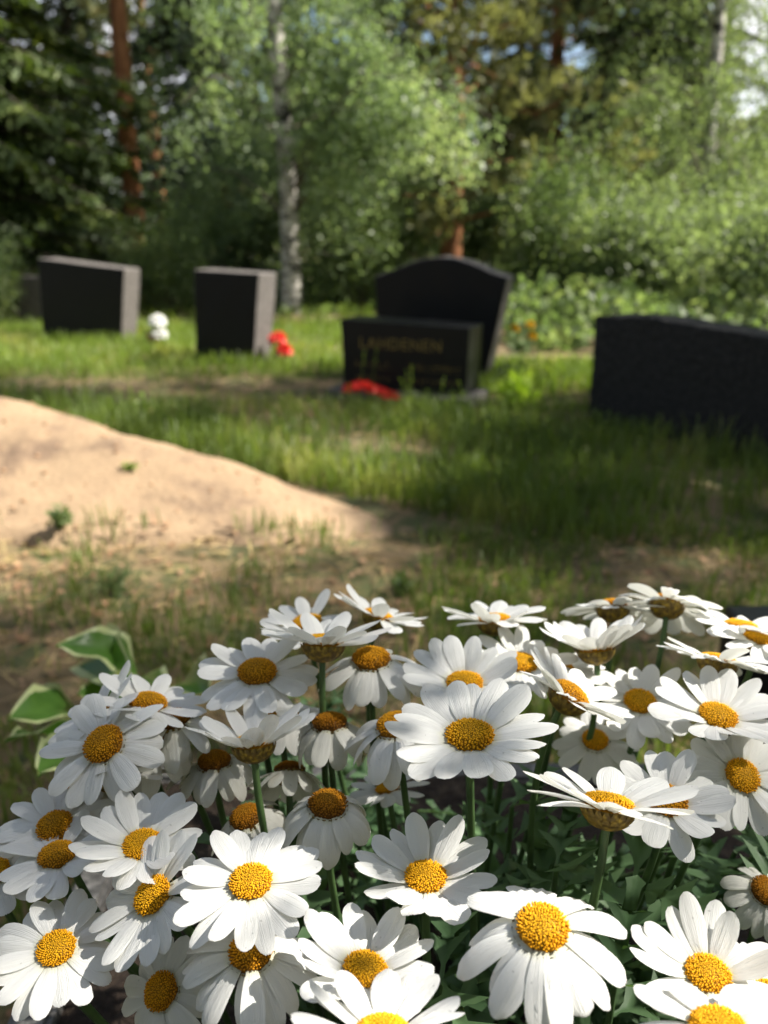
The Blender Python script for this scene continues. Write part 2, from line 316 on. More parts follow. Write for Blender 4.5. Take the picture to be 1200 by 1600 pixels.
# ------------------------------------------------------------------ gravestones
def prism(poly, t, bev=.012, rough=0, cuts=0):
    bm = bmesh.new(); f = [bm.verts.new((x, -t / 2, z)) for x, z in poly]; b = [bm.verts.new((x, t / 2, z)) for x, z in poly]; n = len(poly)
    bm.faces.new(f); bm.faces.new(b[::-1])
    for i in range(n): bm.faces.new((f[i], b[i], b[(i + 1) % n], f[(i + 1) % n]))
    bmesh.ops.recalc_face_normals(bm, faces=bm.faces)
    if bev: bmesh.ops.bevel(bm, geom=list(bm.edges), offset=bev, segments=2, affect='EDGES', profile=.6)
    if cuts:
        bmesh.ops.triangulate(bm, faces=[f for f in bm.faces if len(f.verts) > 4])
        bmesh.ops.subdivide_edges(bm, edges=list(bm.edges), cuts=cuts, use_grid_fill=True)
        for v in bm.verts: v.co += Vector((noise.noise(v.co * 9), noise.noise(v.co * 9 + Vector((5, 1, 2))), noise.noise(v.co * 9 + Vector((1, 7, 3))))) * rough
    return bm
def bm_obj(name, bm, m, parent, loc=(0, 0, 0), smooth=False):
    me = bpy.data.meshes.new(name); bm.to_mesh(me); bm.free(); me.materials.append(m)
    if smooth: me.shade_smooth()
    o = link(name, me, parent); o.location = loc; return o
def gravestone(loc, rz, poly, t, m, label, base=None, rough=.004, cuts=3, bev=.012, shade_front=None):
    e = empty('gravestone', loc, R(rz)); tag(e, label, 'gravestone', 'gravestones in the churchyard')
    sl = bm_obj('slab', prism(poly, t, bev, rough, cuts), m, e)
    if shade_front:                                                   # front shade is painted in as black polished granite, darker than the sides
        sl.data.materials.append(shade_front)
        for p_ in sl.data.polygons:
            if p_.normal.y < -.8: p_.material_index = 1
    if base:
        x0, x1, d, h = base; bm_obj('plinth', prism([(x0, -.06), (x1, -.06), (x1, h), (x0, h)], d, .01, .002, 2), M['granite'], e, (0, -.03, 0))
    return e
p = G(205, 536); gravestone((p.x - .04, p.y + .1, 0), -15, [(-.78, -.08), (-.02, -.08), (.095, .60), (-.72, .68)], .24, M['granite'], 'wide dark gravestone with a slanted right edge beside the spruce', shade_front=M['black'])
p = G(40, 520); gravestone((p.x - .15, p.y + .75, 0), -10, [(-.2, -.05), (.2, -.05), (.22, .38), (.12, .47), (-.12, .48), (-.2, .40)], .16, M['granite'], 'small grey round-shouldered gravestone half hidden by the wide slanted one')
p = G(410, 574); gravestone((p.x - .02, p.y + .11, 0), -20, [(-.46, -.08), (-.01, -.08), (.085, .62), (-.42, .64)], .25, M['granite'], 'upright gravestone with a sunlit tapering side beside red flowers', shade_front=M['black'])
p = G(300, 528); gravestone((p.x - .03, p.y + 1.1, 0), -5, [(-.12, -.05), (.14, -.05), (.13, .24), (-.1, .25)], .14, M['granite'], 'low grey stone in the grass behind the white flowers', cuts=2)
# the peaked stone at the back
p = G(778, 612)
arch = [(-.66, -.08), (0, -.08), (.13, .62)] + [(.13 - .82 * t, .62 + .115 * math.sin(math.pi * t) ** 1.3) for t in [.12, .28, .4, .5, .6, .72, .88]] + [(-.69, .62)]
gravestone((p.x - .02, p.y + .42, 0), -17, arch, .26, M['granite'], 'tall dark gravestone with a peaked top behind the inscribed black one', rough=.005, shade_front=M['black'])
# the polished stone with the gilt inscription
p = G(742, 637)
e = gravestone((p.x, p.y + .17, 0), -22, [(-.70, -.08), (0, -.08), (.012, .405), (-.72, .425)], .26, M['black'], 'polished black gravestone with gold lettering and red flowers at its foot', rough=.0, cuts=0, bev=.008, base=(-.78, .06, .36, .05))
def text_mesh(s, size):
    c = bpy.data.curves.new('lettering', 'FONT'); c.body = s; c.size = size; c.extrude = .0015; c.align_x = 'CENTER'; c.space_character = 1.12
    to = bpy.data.objects.new('lettering', c); col.objects.link(to); dg = bpy.context.evaluated_depsgraph_get(); me = bpy.data.meshes.new_from_object(to.evaluated_get(dg))
    bpy.data.objects.remove(to); bpy.data.curves.remove(c); me.materials.clear(); me.materials.append(M['gold']); return me
tm = text_mesh('LAHDENEN', .085); o = link('lettering', tm, e); o.location = (-.37, -.1315, .275); o.rotation_euler = (R(90), 0, 0)
o['label'] = 'large gold surname line cut in the black stone'
for cx, nl in ((-.53, 8), (-.17, 11)):                          # given-name lines: strokes too worn and small to read
    for row, hh in ((.17, .034), (.105, .022)):
        mb = MB()
        for i in range(nl):
            x = cx + (i - nl / 2) * .026
            for s in range(random.choice((2, 3))):
                xx = x + random.choice((0, .007, .014)); zz = row + random.choice((0, .5)) * hh; ww, h2 = random.choice(((.0035, hh), (.014, .0035)))
                vv = [(xx, -.1325 - s * .0003, zz), (xx + ww, -.1325 - s * .0003, zz), (xx + ww, -.1325 - s * .0003, min(zz + h2, row + hh)), (xx, -.1325 - s * .0003, min(zz + h2, row + hh))]; mb.add(vv, [[(0, 1, 2, 3)]])
        mb.build('name_line', M['gold'], e, False)
# the long rough stone on the right
a = Vector((G(918, 656).x, G(918, 656).y, 0)); b = Vector((G(1200, 727).x, G(1200, 727).y, 0)); dv = (b - a).normalized(); rz = math.degrees(math.atan2(dv.y, dv.x)); Ls = 1.3
nrm = Vector((-dv.y, dv.x, 0)); c = a + nrm * .11
gravestone((c.x, c.y, 0), rz, [(0, -.1), (Ls, -.1), (Ls - .02, .47), (.62, .50), (.3, .515), (-.01, .50)], .22, M['granite_rough'], 'long low rough-faced dark gravestone standing in shade', rough=.007, cuts=4)
# the dark stone just behind the daisies
c = P(1128, 936, 1.02); e2 = gravestone((c.x, c.y - .045, 0), -3, [(0, -.05), (.7, -.05), (.7, c.z - .016), (.1, c.z - .002), (.0, c.z - .006)], .08, M['black'], 'black gravestone corner rising behind the sunlit daisies', rough=0, cuts=0, bev=.005)

# ------------------------------------------------------------------ flowers on the graves
def bloom_cluster(mb, c, rad, n, size, squash=.7):
    d = rdir(n); d[:, 2] = np.abs(d[:, 2]) * .9 + .1; q = np.array(c)[None] + d * rng.uniform(.5, 1, n)[:, None] * np.array([rad, rad, rad * squash])
    for p0, dd in zip(q, d):
        k = 6; az = np.arange(k) / k * 6.283; t1 = unit(np.cross(dd, [.3, .5, .81])); t2 = np.cross(dd, t1)
        rad_d = np.cos(az)[:, None] * t1 + np.sin(az)[:, None] * t2; a_ = (rad_d * .9 + dd * .35) * size / 2
        quads(mb, p0 + a_, a_, np.cross(a_, dd) * .55)
def leaf_cluster(mb, c, rx, rz_, n, size):
    d = rdir(n); d[:, 2] = np.abs(d[:, 2]); q = np.array(c)[None] + d * rng.uniform(.2, 1, n)[:, None] * np.array([rx, rx, rz_]); a_ = unit(d + rdir(n) * .6) * size / 2
    quads(mb, q, a_, unit(np.cross(a_, rdir(n))) * size * .24)
def pot(mb, r, h):
    k = 14; prof = [(r * .72, 0), (r * .95, h * .8), (r * 1.08, h * .8), (r * 1.08, h), (r * .95, h), (r * .9, h * .85), (0.001, h * .85)]
    V = [(rr * math.cos(6.283 * j / k), rr * math.sin(6.283 * j / k), z) for rr, z in prof for j in range(k)]
    mb.add(V, [[(i * k + j, i * k + (j + 1) % k, (i + 1) * k + (j + 1) % k, (i + 1) * k + j) for i in range(len(prof) - 1) for j in range(k)]])
def potted(px, py, label, bm_, pm, r, h, clusters, leafn, size):
    p = G(px, py); e = empty('flower_pot', (p.x, p.y, 0)); tag(e, label, 'potted flowers', 'flowers set out on the graves')
    mb = MB(); pot(mb, r, h); mb.build('pot', pm, e)
    mb = MB(); leaf_cluster(mb, (0, 0, h), r * 1.5, r * 1.3, leafn, .035); mb.build('foliage', M['bush'], e)
    mb = MB()
    for c, rr, n in clusters: bloom_cluster(mb, c, rr, n, size, 1)
    mb.build('blossom', bm_, e); return e
potted(243, 546, 'bunch of white flowers in a terracotta pot left of the upright stone', M['white_bloom'], M['terracotta'], .055, .12, [((.045, -.04, .205), .05, 30), ((.06, -.07, .115), .045, 26)], 40, .05)
potted(440, 572, 'bright red potted flowers at the foot of the upright gravestone', M['red'], M['pot_dark'], .05, .09, [((-.02, 0, .17), .05, 30), ((.025, -.03, .10), .045, 26)], 40, .045)
p = G(582, 632); e = empty('red_flowers', (p.x, p.y - .02, 0), R(-22)); tag(e, 'low row of red flowers in front of the black gravestone', 'flowers', 'flowers set out on the graves')
mb = MB(); bl = MB()
for i in range(9):
    x = -.13 + i * .032; z = .10 - .05 * abs(i - 2.5) / 5; s = MB(); tube(mb, [(x * .8, 0, 0), (x, -.01, z)], [.003, .002], 4); bloom_cluster(bl, (x, -.015, z), .022, 5, .036)
leaf_cluster(mb, (0, 0, .01), .13, .05, 60, .045); mb.build('foliage', M['bush'], e); bl.build('blossom', M['red'], e)
# yellow flowers on tall stems
p = G(812, 612); e = empty('yellow_flowers', (p.x, p.y + .35, 0)); tag(e, 'tall yellow flowers on thin stems beside the peaked gravestone', 'flowers', 'flowers set out on the graves')
mb = MB(); bl = MB(); dpt = (p.y + .35) * math.cos(R(PITCH)) + .85 * math.sin(R(PITCH))
for px, py in ((804, 514), (828, 509), (832, 526)):
    q = P(px, py, dpt) - e.location; tube(mb, [(.01, 0, 0), (q.x * .4 + .01, 0, q.z * .55), (q.x, q.y, q.z)], [.003, .0025, .002], 5); bloom_cluster(bl, q, .015, 12, .03, .7)
leaf_cluster(mb, (0, 0, .02), .09, .12, 50, .08); mb.build('foliage', M['bush'], e); bl.build('blossom', M['yellow'], e)
p = G(808, 640); e = empty('lime_plant', (p.x + .02, p.y + .12, 0)); tag(e, 'bright lime green leafy plant between two dark gravestones', 'plant')
mb = MB()
for i in range(190):
    d = rdir(1)[0]; d[2] = abs(d[2]); c = d * np.array([.13, .12, .20]) * random.uniform(.3, 1); a_ = unit(d + rdir(1)[0] * .5) * .028; quads(mb, [c], [a_], [unit(np.cross(a_, rdir(1)[0])) * .016])
mb.build('foliage', M['lime'], e); mb = MB(); [tube(mb, [(0, 0, -.01), (random.uniform(-.05, .05), random.uniform(-.05, .05), .1)], [.003, .002], 4) for i in range(6)]; mb.build('stalk', M['stem'], e)
# weeds
def weed(loc, h, n, size, label, m='grass', rad=.04):
    e = empty('weed', loc); tag(e, label, 'weed'); mb = MB(); lf = MB()
    for i in range(n):
        az = random.uniform(0, 6.28); hh = h * random.uniform(.5, 1); tip = Vector((math.cos(az) * rad * random.uniform(.2, 1), math.sin(az) * rad * random.uniform(.2, 1), hh)); tube(mb, [(0, 0, -.01), tip * .5 + Vector((0, 0, .005)), tip], [.0014, .0012, .0008], 4)
        k = 6; t = rng.uniform(.3, 1, k)[:, None]; c = np.array(tip)[None] * t; a_ = unit(rdir(k) + np.array([0, 0, .3])) * size / 2; quads(lf, c + a_, a_, unit(np.cross(a_, rdir(k))) * size * .2)
    mb.build('stalk', M['stem'], e); lf.build('foliage', M[m], e)
p = G(92, 826, .05); weed((p.x, p.y, mound_h(p.x, p.y)), .07, 14, .03, 'small leafy green weed growing on the sand near its front edge', 'bush', .06)
p = G(205, 750, .1); weed((p.x, p.y, mound_h(p.x, p.y)), .025, 7, .02, 'tiny grass tuft high on the bare sand', 'lush', .03)
p = G(700, 815); weed((p.x, p.y, top_z(p.x, p.y)), .22, 5, .045, 'tall green weed with narrow leaves standing in the grass by the sand tip', 'grass', .05)
p = G(225, 668); weed((p.x, p.y, top_z(p.x, p.y)), .19, 4, .04, 'leafy weed standing against dark shade behind the sand mound', 'lush', .05)
p = G(180, 925); weed((p.x, p.y, top_z(p.x, p.y)), .07, 5, .04, 'broad-leaved seedling on the brown litter in front of the mound', 'bush', .03)
p = G(620, 935); weed((p.x, p.y, top_z(p.x, p.y)), .06, 6, .035, 'low green seedling on the litter behind the daisies', 'bush', .04)
p = G(940, 650); weed((p.x - .1, p.y - .25, top_z(p.x, p.y)), .10, 8, .04, 'green weed at the shaded foot of the long rough gravestone', 'grass', .05)

# ------------------------------------------------------------------ trees
def trunk_tube(mb, H, r, lean=(0, 0), k=10, n=14, wob=.05, s=0):
    pts = []; 
    for i in range(n):
        t = i / (n - 1); pts.append(Vector((lean[0] * t * H + wob * noise.noise(Vector((t * 4, s, 0))), lean[1] * t * H + wob * noise.noise(Vector((t * 4, s, 9))), -.1 + t * H)))
    rad = [r * (1.25 if i == 0 else 1) * (1 - .9 * (i / (n - 1))) + .004 for i in range(n)]
    tube(mb, pts, rad, k); return lambda h: pts[min(n - 1, int(h / H * (n - 1)))].lerp(pts[min(n - 1, int(h / H * (n - 1)) + 1)], (h / H * (n - 1)) % 1)
def birch_meshes(seed, H, r, low, spread, bm_, lm, nb=58, strands=17, leafs=52, ls=.058, hang=.8):
    rnd = random.Random(seed); tb = MB(); cr = MB(); lb = MB(); at = trunk_tube(tb, H, r, (rnd.uniform(-.015, .03), rnd.uniform(-.02, .02)), s=seed)
    for i in range(nb):
        f = (i + rnd.random()) / nb; h = low + (H * .96 - low) * f ** 1.7; az = rnd.uniform(0, 6.283); Lb = spread * (1 - .75 * f) * rnd.uniform(.55, 1.1) + .3
        d = Vector((math.cos(az), math.sin(az), 0)); o = at(h); rise = rnd.uniform(.15, .6)
        pts = [o + d * (Lb * t) + Vector((0, 0, Lb * (rise * math.sin(t * 2.2) - .18 * t * t))) for t in [0, .2, .4, .6, .8, 1]]
        tube(lb, pts, [max(.005, r * .15 * (1 - f * .6)) * (1 - .85 * j / 5) + .002 for j in range(6)], 5, False)
        for s in range(strands):
            t = rnd.uniform(.22, 1); j = min(4, int(t * 5)); p = pts[j].lerp(pts[j + 1], t * 5 - j)
            hl = hang * rnd.uniform(.35, 1.2); dr = Vector((rnd.gauss(0, .3), rnd.gauss(0, .3), -rnd.uniform(.3, 1))); dr.normalize(); q = p + dr * hl
            nl = leafs; u = rng.uniform(0, 1, nl)[:, None]; c = np.array(p)[None] * (1 - u) + np.array(q)[None] * u + rng.normal(0, .07, (nl, 3)); a = rdir(nl) + np.array([0, 0, -.5]); a = unit(a) * (ls * rng.uniform(.6, 1.15, nl))[:, None] * .5
            quads(cr, c, a, unit(np.cross(a, rdir(nl))) * ls * .38)
    return tb.mesh('trunk', bm_), cr.mesh('crown', lm, False), lb.mesh('branches', M['spruce_bark'])
def spruce_meshes(seed, H, r, low, slope, bm_, lm, per=7, step=.27, q=90, ls=.10):
    rnd = random.Random(seed); tb = MB(); cr = MB(); at = trunk_tube(tb, H, r, s=seed); h = low
    while h < H - .15:
        Lw = slope * (H - h) + .15
        for i in range(per):
            az = 6.283 * i / per + rnd.uniform(-.4, .4); Lb = Lw * rnd.uniform(.65, 1.12); d = Vector((math.cos(az), math.sin(az), 0)); o = at(h + rnd.uniform(-.1, .1)); dr = rnd.uniform(.28, .5)
            pts = [o + d * (Lb * t) + Vector((0, 0, Lb * (.1 * t - dr * t * t * (1.25 - .45 * t)))) for t in [0, .25, .5, .75, 1]]
            tube(tb, pts, [max(.006, .02 * (1 - h / H)) * (1 - .85 * j / 4) + .002 for j in range(5)], 4, False)
            nl = int(q * (.35 + .65 * Lb / (slope * H + .15))); u = rng.uniform(.12, 1, nl); sd_ = Vector((-d.y, d.x, 0)); w_ = rng.normal(0, .17, nl) * Lb * (1.15 - u) ; k = np.minimum(3, (u * 4).astype(int)); A = np.array([list(p) for p in pts]); fr = (u * 4 - k)[:, None]
            c = A[k] * (1 - fr) + A[k + 1] * fr + w_[:, None] * np.array(sd_)[None]; c[:, 2] -= np.abs(w_) * .35 + np.abs(rng.normal(0, .04, nl))
            a = unit(np.array(d)[None] * .7 + np.sign(w_)[:, None] * np.array(sd_)[None] * .6 + np.array([0, 0, -.45]) + rng.normal(0, .3, (nl, 3))) * (ls * rng.uniform(.6, 1.2, nl))[:, None]
            quads(cr, c, a, unit(np.cross(a, rdir(nl) * .6 + np.array([0, 0, 1]))) * ls * .27)
        h += step * rnd.uniform(.8, 1.2)
    return tb.mesh('trunk', bm_), cr.mesh('crown', lm, False)
def pine_meshes(seed, H, r, low, spread, bm_, lm, nb=78, tufts=34, nd=18, nl=.095):
    rnd = random.Random(seed); tb = MB(); cr = MB(); at = trunk_tube(tb, H, r, (rnd.uniform(-.03, .03), 0), s=seed)
    for i in range(nb):
        f = (i + rnd.random()) / nb; h = low + (H * .97 - low) * f; az = rnd.uniform(0, 6.283); Lb = (spread * (1 - .7 * f)) * rnd.uniform(.45, 1.1) + .25; d = Vector((math.cos(az), math.sin(az), 0)); o = at(h); rise = rnd.uniform(-.12, .3)
        pts = [o + d * (Lb * t) + Vector((0, 0, Lb * rise * t)) + Vector((rnd.gauss(0, .04), rnd.gauss(0, .04), rnd.gauss(0, .04))) * t for t in [0, .3, .6, .8, 1]]
        tube(tb, pts, [.018 * (1 - .8 * j / 4) + .003 for j in range(5)], 5, False)
        for s in range(tufts):
            t = rnd.uniform(.3, 1); j = min(3, int(t * 4)); c = pts[j].lerp(pts[j + 1], t * 4 - j) + Vector((rnd.gauss(0, .15), rnd.gauss(0, .15), rnd.gauss(0.03, .08))) * (Lb * .7 + .3)
            ax = unit(np.array(d) * .6 + np.array([0, 0, .5]) + rng.normal(0, .4, 3)); a = unit(ax[None] + rdir(nd) * .75) * nl * .75
            quads(cr, np.array(c)[None] + a + ax[None] * rng.uniform(-.09, .09, nd)[:, None], a, unit(np.cross(a, rdir(nd))) * .017)
    return tb.mesh('trunk', bm_), cr.mesh('crown', lm, False)
def shrub_meshes(seed, rx, h, lm, n=11000, ls=.062):
    rnd = random.Random(seed); tb = MB(); cr = MB(); cl = []
    for i in range(16):
        d = Vector((rnd.gauss(0, .5), rnd.gauss(0, .5), 0)); e_ = Vector((d.x * rx, d.y * rx, h * rnd.uniform(.45, 1))); tube(tb, [Vector((d.x * .1, d.y * .1, -.05)), e_ * .5 + Vector((0, 0, .1 * h)), e_], [.012, .008, .003], 4, False); cl += [e_, e_ * .65 + Vector((0, 0, .05))]
    k = n // len(cl)
    for c in cl:
        q = np.array(c)[None] + rng.normal(0, 1, (k, 3)) * np.array([rx * .22, rx * .22, h * .14]); q[:, 2] = np.maximum(q[:, 2], .02); a = rdir(k) * (ls * rng.uniform(.6, 1.2, k))[:, None] * .5; quads(cr, q, a, unit(np.cross(a, rdir(k))) * ls * .28)
    return tb.mesh('trunk', M['spruce_bark']), cr.mesh('crown', lm, False)
def plant_tree(name, meshes, loc, rz, s, label, cat='tree', group='trees behind the graves'):
    e = empty(name, loc, rz); e.scale = (s, s, s); tag(e, label, cat, group); link('trunk', meshes[0], e); link('crown', meshes[1], e)
    if len(meshes) > 2: link('branches', meshes[2], e)
    return e
def at_px(px, y): 
    d = y * math.cos(R(PITCH)) + .85 * math.sin(R(PITCH)); return ((px - 600) / F * d, y, 0)
rng = np.random.default_rng(11); random.seed(11)
BA = birch_meshes(1, 11, .11, 1.1, 2.4, M['birch_bark'], M['birch_leaf']); BB = birch_meshes(2, 12, .10, .6, 2.5, M['birch_bark'], M['birch_pale'], nb=60, hang=1.2)
SA = spruce_meshes(3, 12, .16, .45, .20, M['spruce_bark'], M['spruce'], per=9, step=.2, q=190, ls=.11); SB = spruce_meshes(4, 13, .15, .5, .18, M['spruce_bark'], M['spruce_dark'], q=150, ls=.13)
PA = pine_meshes(5, 11, .15, 1.0, 2.4, M['pine_bark'], M['pine']); PB = pine_meshes(6, 13, .13, 3.6, 2.0, M['pine_bark'], M['pine'], nb=40)
plant_tree('spruce_tree', SA, at_px(-25, 9.8), .3, 1.0, 'dense near spruce with drooping lower branches behind the wide slanted gravestone')
plant_tree('pine_tree', PB, at_px(222, 10.9), 1.1, 1, 'slender straight pine trunk rising behind the wide slanted gravestone')
plant_tree('pine_tree', PB, at_px(262, 18.5), 2.9, 1, 'thin brown pine farther back, between the slanted and the upright gravestones')
plant_tree('birch_tree', BA, at_px(455, 9.6), .8, 1, 'birch with white and black bark right behind the upright gravestone')
plant_tree('birch_tree', BA, at_px(560, 14.5), 3.4, 1.05, 'leafy birch growing between the white-barked birch and the reddish pine')
plant_tree('pine_tree', PA, at_px(700, 12), .5, 1.05, 'reddish-trunked pine with olive needles right behind the peaked gravestone')
plant_tree('pine_tree', PA, at_px(850, 15.5), 2.2, 1.1, 'bushy olive pine above the gap between peaked and long gravestones')
plant_tree('spruce_tree', SB, at_px(985, 15), .9, .95, 'dark spruce standing between the bushy olive pine and the pale birches')
plant_tree('birch_tree', BB, at_px(1085, 11.5), 2.0, 1, 'pale weeping birch behind the long rough gravestone')
plant_tree('birch_tree', BB, at_px(1215, 14), 4.4, 1.1, 'second weeping birch beyond the long rough gravestone, farther back')
far = [('spruce_tree', SB, 330, 17, 1, 'dark spruce behind the upright gravestone, left of the white-barked birch'), ('spruce_tree', SB, 150, 21, 1.1, 'far spruce seen past the near dense spruce'),
       ('birch_tree', BB, 420, 24, 1.2, 'far pale birch behind the white-barked birch'),
       ('spruce_tree', SB, 800, 26, 1.2, 'far spruce deep behind the bushy olive pine'), ('birch_tree', BA, 930, 24, 1.2, 'far green birch beside the dark spruce')]
for i, (nm, ms, px, y, s, lb) in enumerate(far): plant_tree(nm, ms, at_px(px, y), i * 1.7, s, lb)
S1 = shrub_meshes(8, .9, 1.5, M['bush']); S2 = shrub_meshes(9, 1.1, 1.2, M['birch_pale'])
for i, (ms, px, y, s, lb) in enumerate([(S1, 258, 9.4, .6, 'pale green bush between the slanted and the upright gravestones'), (S1, 565, 10.2, .8, 'green bush right of the white-barked birch trunk'), (S1, 620, 13, 1.2, 'green bush behind the peaked gravestone'), (S1, 880, 9.5, 1, 'shaded bush in the gap behind the yellow flowers'),
        (S2, 1010, 9, 1, 'pale bush behind the left end of the long rough gravestone'), (S2, 1190, 8.2, 1, 'pale bush behind the middle of the long rough gravestone'), (S1, 380, 14, 1.3, 'bush in shade behind the upright gravestone'), (S1, -20, 8.0, .5, 'low bush beside the small grey gravestone'), (S2, 750, 16, 1.4, 'pale bush under the bushy olive pine')]):
    plant_tree('bush', ms, at_px(px, y), i * 1.3, s, lb, 'bush', 'bushes behind the graves')
mb = MB(); xy = np.concatenate([scatter(26000, -9, 10, 9.3, 22), scatter(7000, 1.0, 6.5, 6.2, 10)]); n = len(xy); hz = .55 * np.clip(.5 + fbm_np(xy[:, 0], xy[:, 1], .6, 3), .15, 1)
c = np.stack([xy[:, 0], xy[:, 1], rng.uniform(0, 1, n) * hz], 1); a_ = unit(rdir(n) + [0, 0, .4]) * .065; quads(mb, c, a_, unit(np.cross(a_, rdir(n))) * .035)
tag(mb.build('undergrowth', M['bush'], smooth=False), 'low leafy undergrowth covering the forest floor', kind='stuff')
# far wood, one mass
mb = MB(); tk = MB()
for i in range(130):
    a = random.uniform(-1.15, 1.15); rr = random.uniform(30, 52); x, y = math.sin(a) * rr, math.cos(a) * rr; H = random.uniform(4, 9.5); tube(mb, [(x, y, -.2), (x, y, H)], [.14, .04], 5, False)
    n = 800; u = rng.uniform(.06, 1, n) ** 1.1; az = rng.uniform(0, 6.28, n); ra = (1 - u * .75) * 2.0 * np.sqrt(rng.uniform(0, 1, n)); c = np.stack([x + np.cos(az) * ra, y + np.sin(az) * ra, u * H], 1); a_ = unit(rdir(n) + [0, 0, -.4]) * .2; quads(mb, c, a_, unit(np.cross(a_, rdir(n))) * .13)
tag(mb.build('far_forest', M['bush'], smooth=False), 'distant mixed wood closing the view behind the trees', kind='stuff')
# trees beyond the frame, at the side of the plot and behind the viewpoint: they shade the grass, the stones and part of the daisies
for i, (nm, ms, x, y, lb) in enumerate([('spruce_tree', SB, -3.6, -4.4, 'unseen dark spruce added behind the viewpoint, next to a birch'), ('birch_tree', BA, -.6, -5.0, 'unseen green birch added behind the viewpoint between two spruces'), ('spruce_tree', SB, 2.0, -4.6, 'unseen dark spruce added behind the viewpoint, next to a pine'),
        ('pine_tree', PA, 4.4, -5.6, 'unseen olive pine added behind the viewpoint at the end of the row'), ('birch_tree', BB, -6.4, -2.4, 'unseen weeping birch added at the far end of the row'), ('spruce_tree', SB, -7.5, 2.2, 'unseen dark spruce added beyond the sand mound')]):
    plant_tree(nm, ms, (x, y, 0), i * 2.1, 1, lb, group='unseen trees added to block sky light')  # added out of view to hold back sky light from stone fronts and daisies
SIDE = [(BB, .85411, 6.53534, 1.58444, 5.90618, 'tall weeping birch at the side of the plot shading the daisies'), (PA, .6629, 6.3634, 3.0491, 1.0335, 'olive pine at the side of the plot next to the tall weeping birch'),
        (PA, .77513, 5.82829, .26172, 2.73299, 'olive pine at the side of the plot farthest from the gravestones'), (BB, .8878, 4.4540, 4.8305, 4.6790, 'weeping birch at the side of the plot just past the long rough gravestone'),
        (BA, .63145, 1.75193, -.92090, 4.85283, 'young green birch at the side of the plot closest to the daisies')]
for ms, s_, x, y, rz, lb in SIDE: plant_tree('pine_tree' if ms is PA else 'birch_tree', ms, (x, y, 0), rz, s_, lb, group='trees at the side of the plot')

rng = np.random.default_rng(5); random.seed(5)
# ------------------------------------------------------------------ planter
pl = empty('planter', (.06, .36, 0)); tag(pl, 'low granite planter of dark soil holding the daisies', 'planter')
hw, hd, ph, th = .32, .32, .34, .03
for (x, y, sx, sy) in ((0, -hd, hw, th / 2), (0, hd, hw, th / 2), (-hw + th / 2, 0, th / 2, hd - th / 2 - .002), (hw - th / 2, 0, th / 2, hd - th / 2 - .002)):
    bm = bmesh.new(); bmesh.ops.create_cube(bm)
    for v in bm.verts: v.co = Vector((v.co.x * 2 * sx, v.co.y * 2 * sy, v.co.z * (ph + .05) + ph / 2 - .025))
    bmesh.ops.bevel(bm, geom=list(bm.edges), offset=.004, segments=2, affect='EDGES'); bm_obj('side_wall', bm, M['planter'], pl, (x, y, 0))
mb = MB(); xs = np.linspace(-hw + th - .001, hw - th + .001, 60); ys = np.linspace(-hd + th / 2, hd - th / 2, 60); nx = 60
mb.add([(x, y, ph - .02 + .012 * fbm(x, y, 14) + .02 * math.cos(x * 4)) for y in ys for x in xs], [[(j * nx + i, j * nx + i + 1, (j + 1) * nx + i + 1, (j + 1) * nx + i) for j in range(nx - 1) for i in range(nx - 1)]])
mb.build('soil', M['soil'], pl)
SOIL = ph - .02

# ------------------------------------------------------------------ daisies
def petal_mesh(Lp, W, e0, droop, rnd, m):
    ts = (0, .12, .25, .39, .53, .66, .77, .86, .93, .975, 1); nu, nv = 7, 11; V = []; U = []; x = z = 0; tw = rnd.uniform(-.35, .35); sb = rnd.uniform(-.12, .12); cup = rnd.uniform(.10, .26); pk = rnd.uniform(.52, .68); notch = rnd.choice((0, 0, .02))
    for i in range(nv):
        t = ts[i]; seg = Lp * (t - ts[max(0, i - 1)])
        e = R(e0) + R(droop) * t ** 1.15
        if i: x += math.cos(e) * seg; z += math.sin(e) * seg
        ww = W / 2 * ((.40 + .60 * math.sin(min(1, t / pk) * math.pi / 2)) if t < pk else math.sqrt(max(0, 1 - ((t - pk) / (1.0 - pk)) ** 2.4)) * .95 + .05)
        if i == nv - 1: ww = W * .13
        for j in range(nu):
            u = -1 + 2 * j / (nu - 1); yy = u * ww
            zz = -cup * ww * u * u * .9 + (-.075 * W if j in (2, 4) else (.025 * W if j == 3 else 0)) * math.sin(math.pi * min(1, t * 1.05)) ; zz += tw * u * ww * t
            xx = x - (notch * Lp if i == nv - 1 and j in (2, 4) else 0) - (0.012 * Lp * u * u if i >= nv - 2 else 0)
            V.append((xx - math.sin(e) * zz, yy + sb * W * t * t, z + math.cos(e) * zz)); U.append((.5 + u / 2, t))
    Q = [(i * nu + j, (i + 1) * nu + j, (i + 1) * nu + j + 1, i * nu + j + 1) for i in range(nv - 1) for j in range(nu - 1)]
    mb = MB(); mb.add(V, [Q], U); return mb.mesh('petal', m)
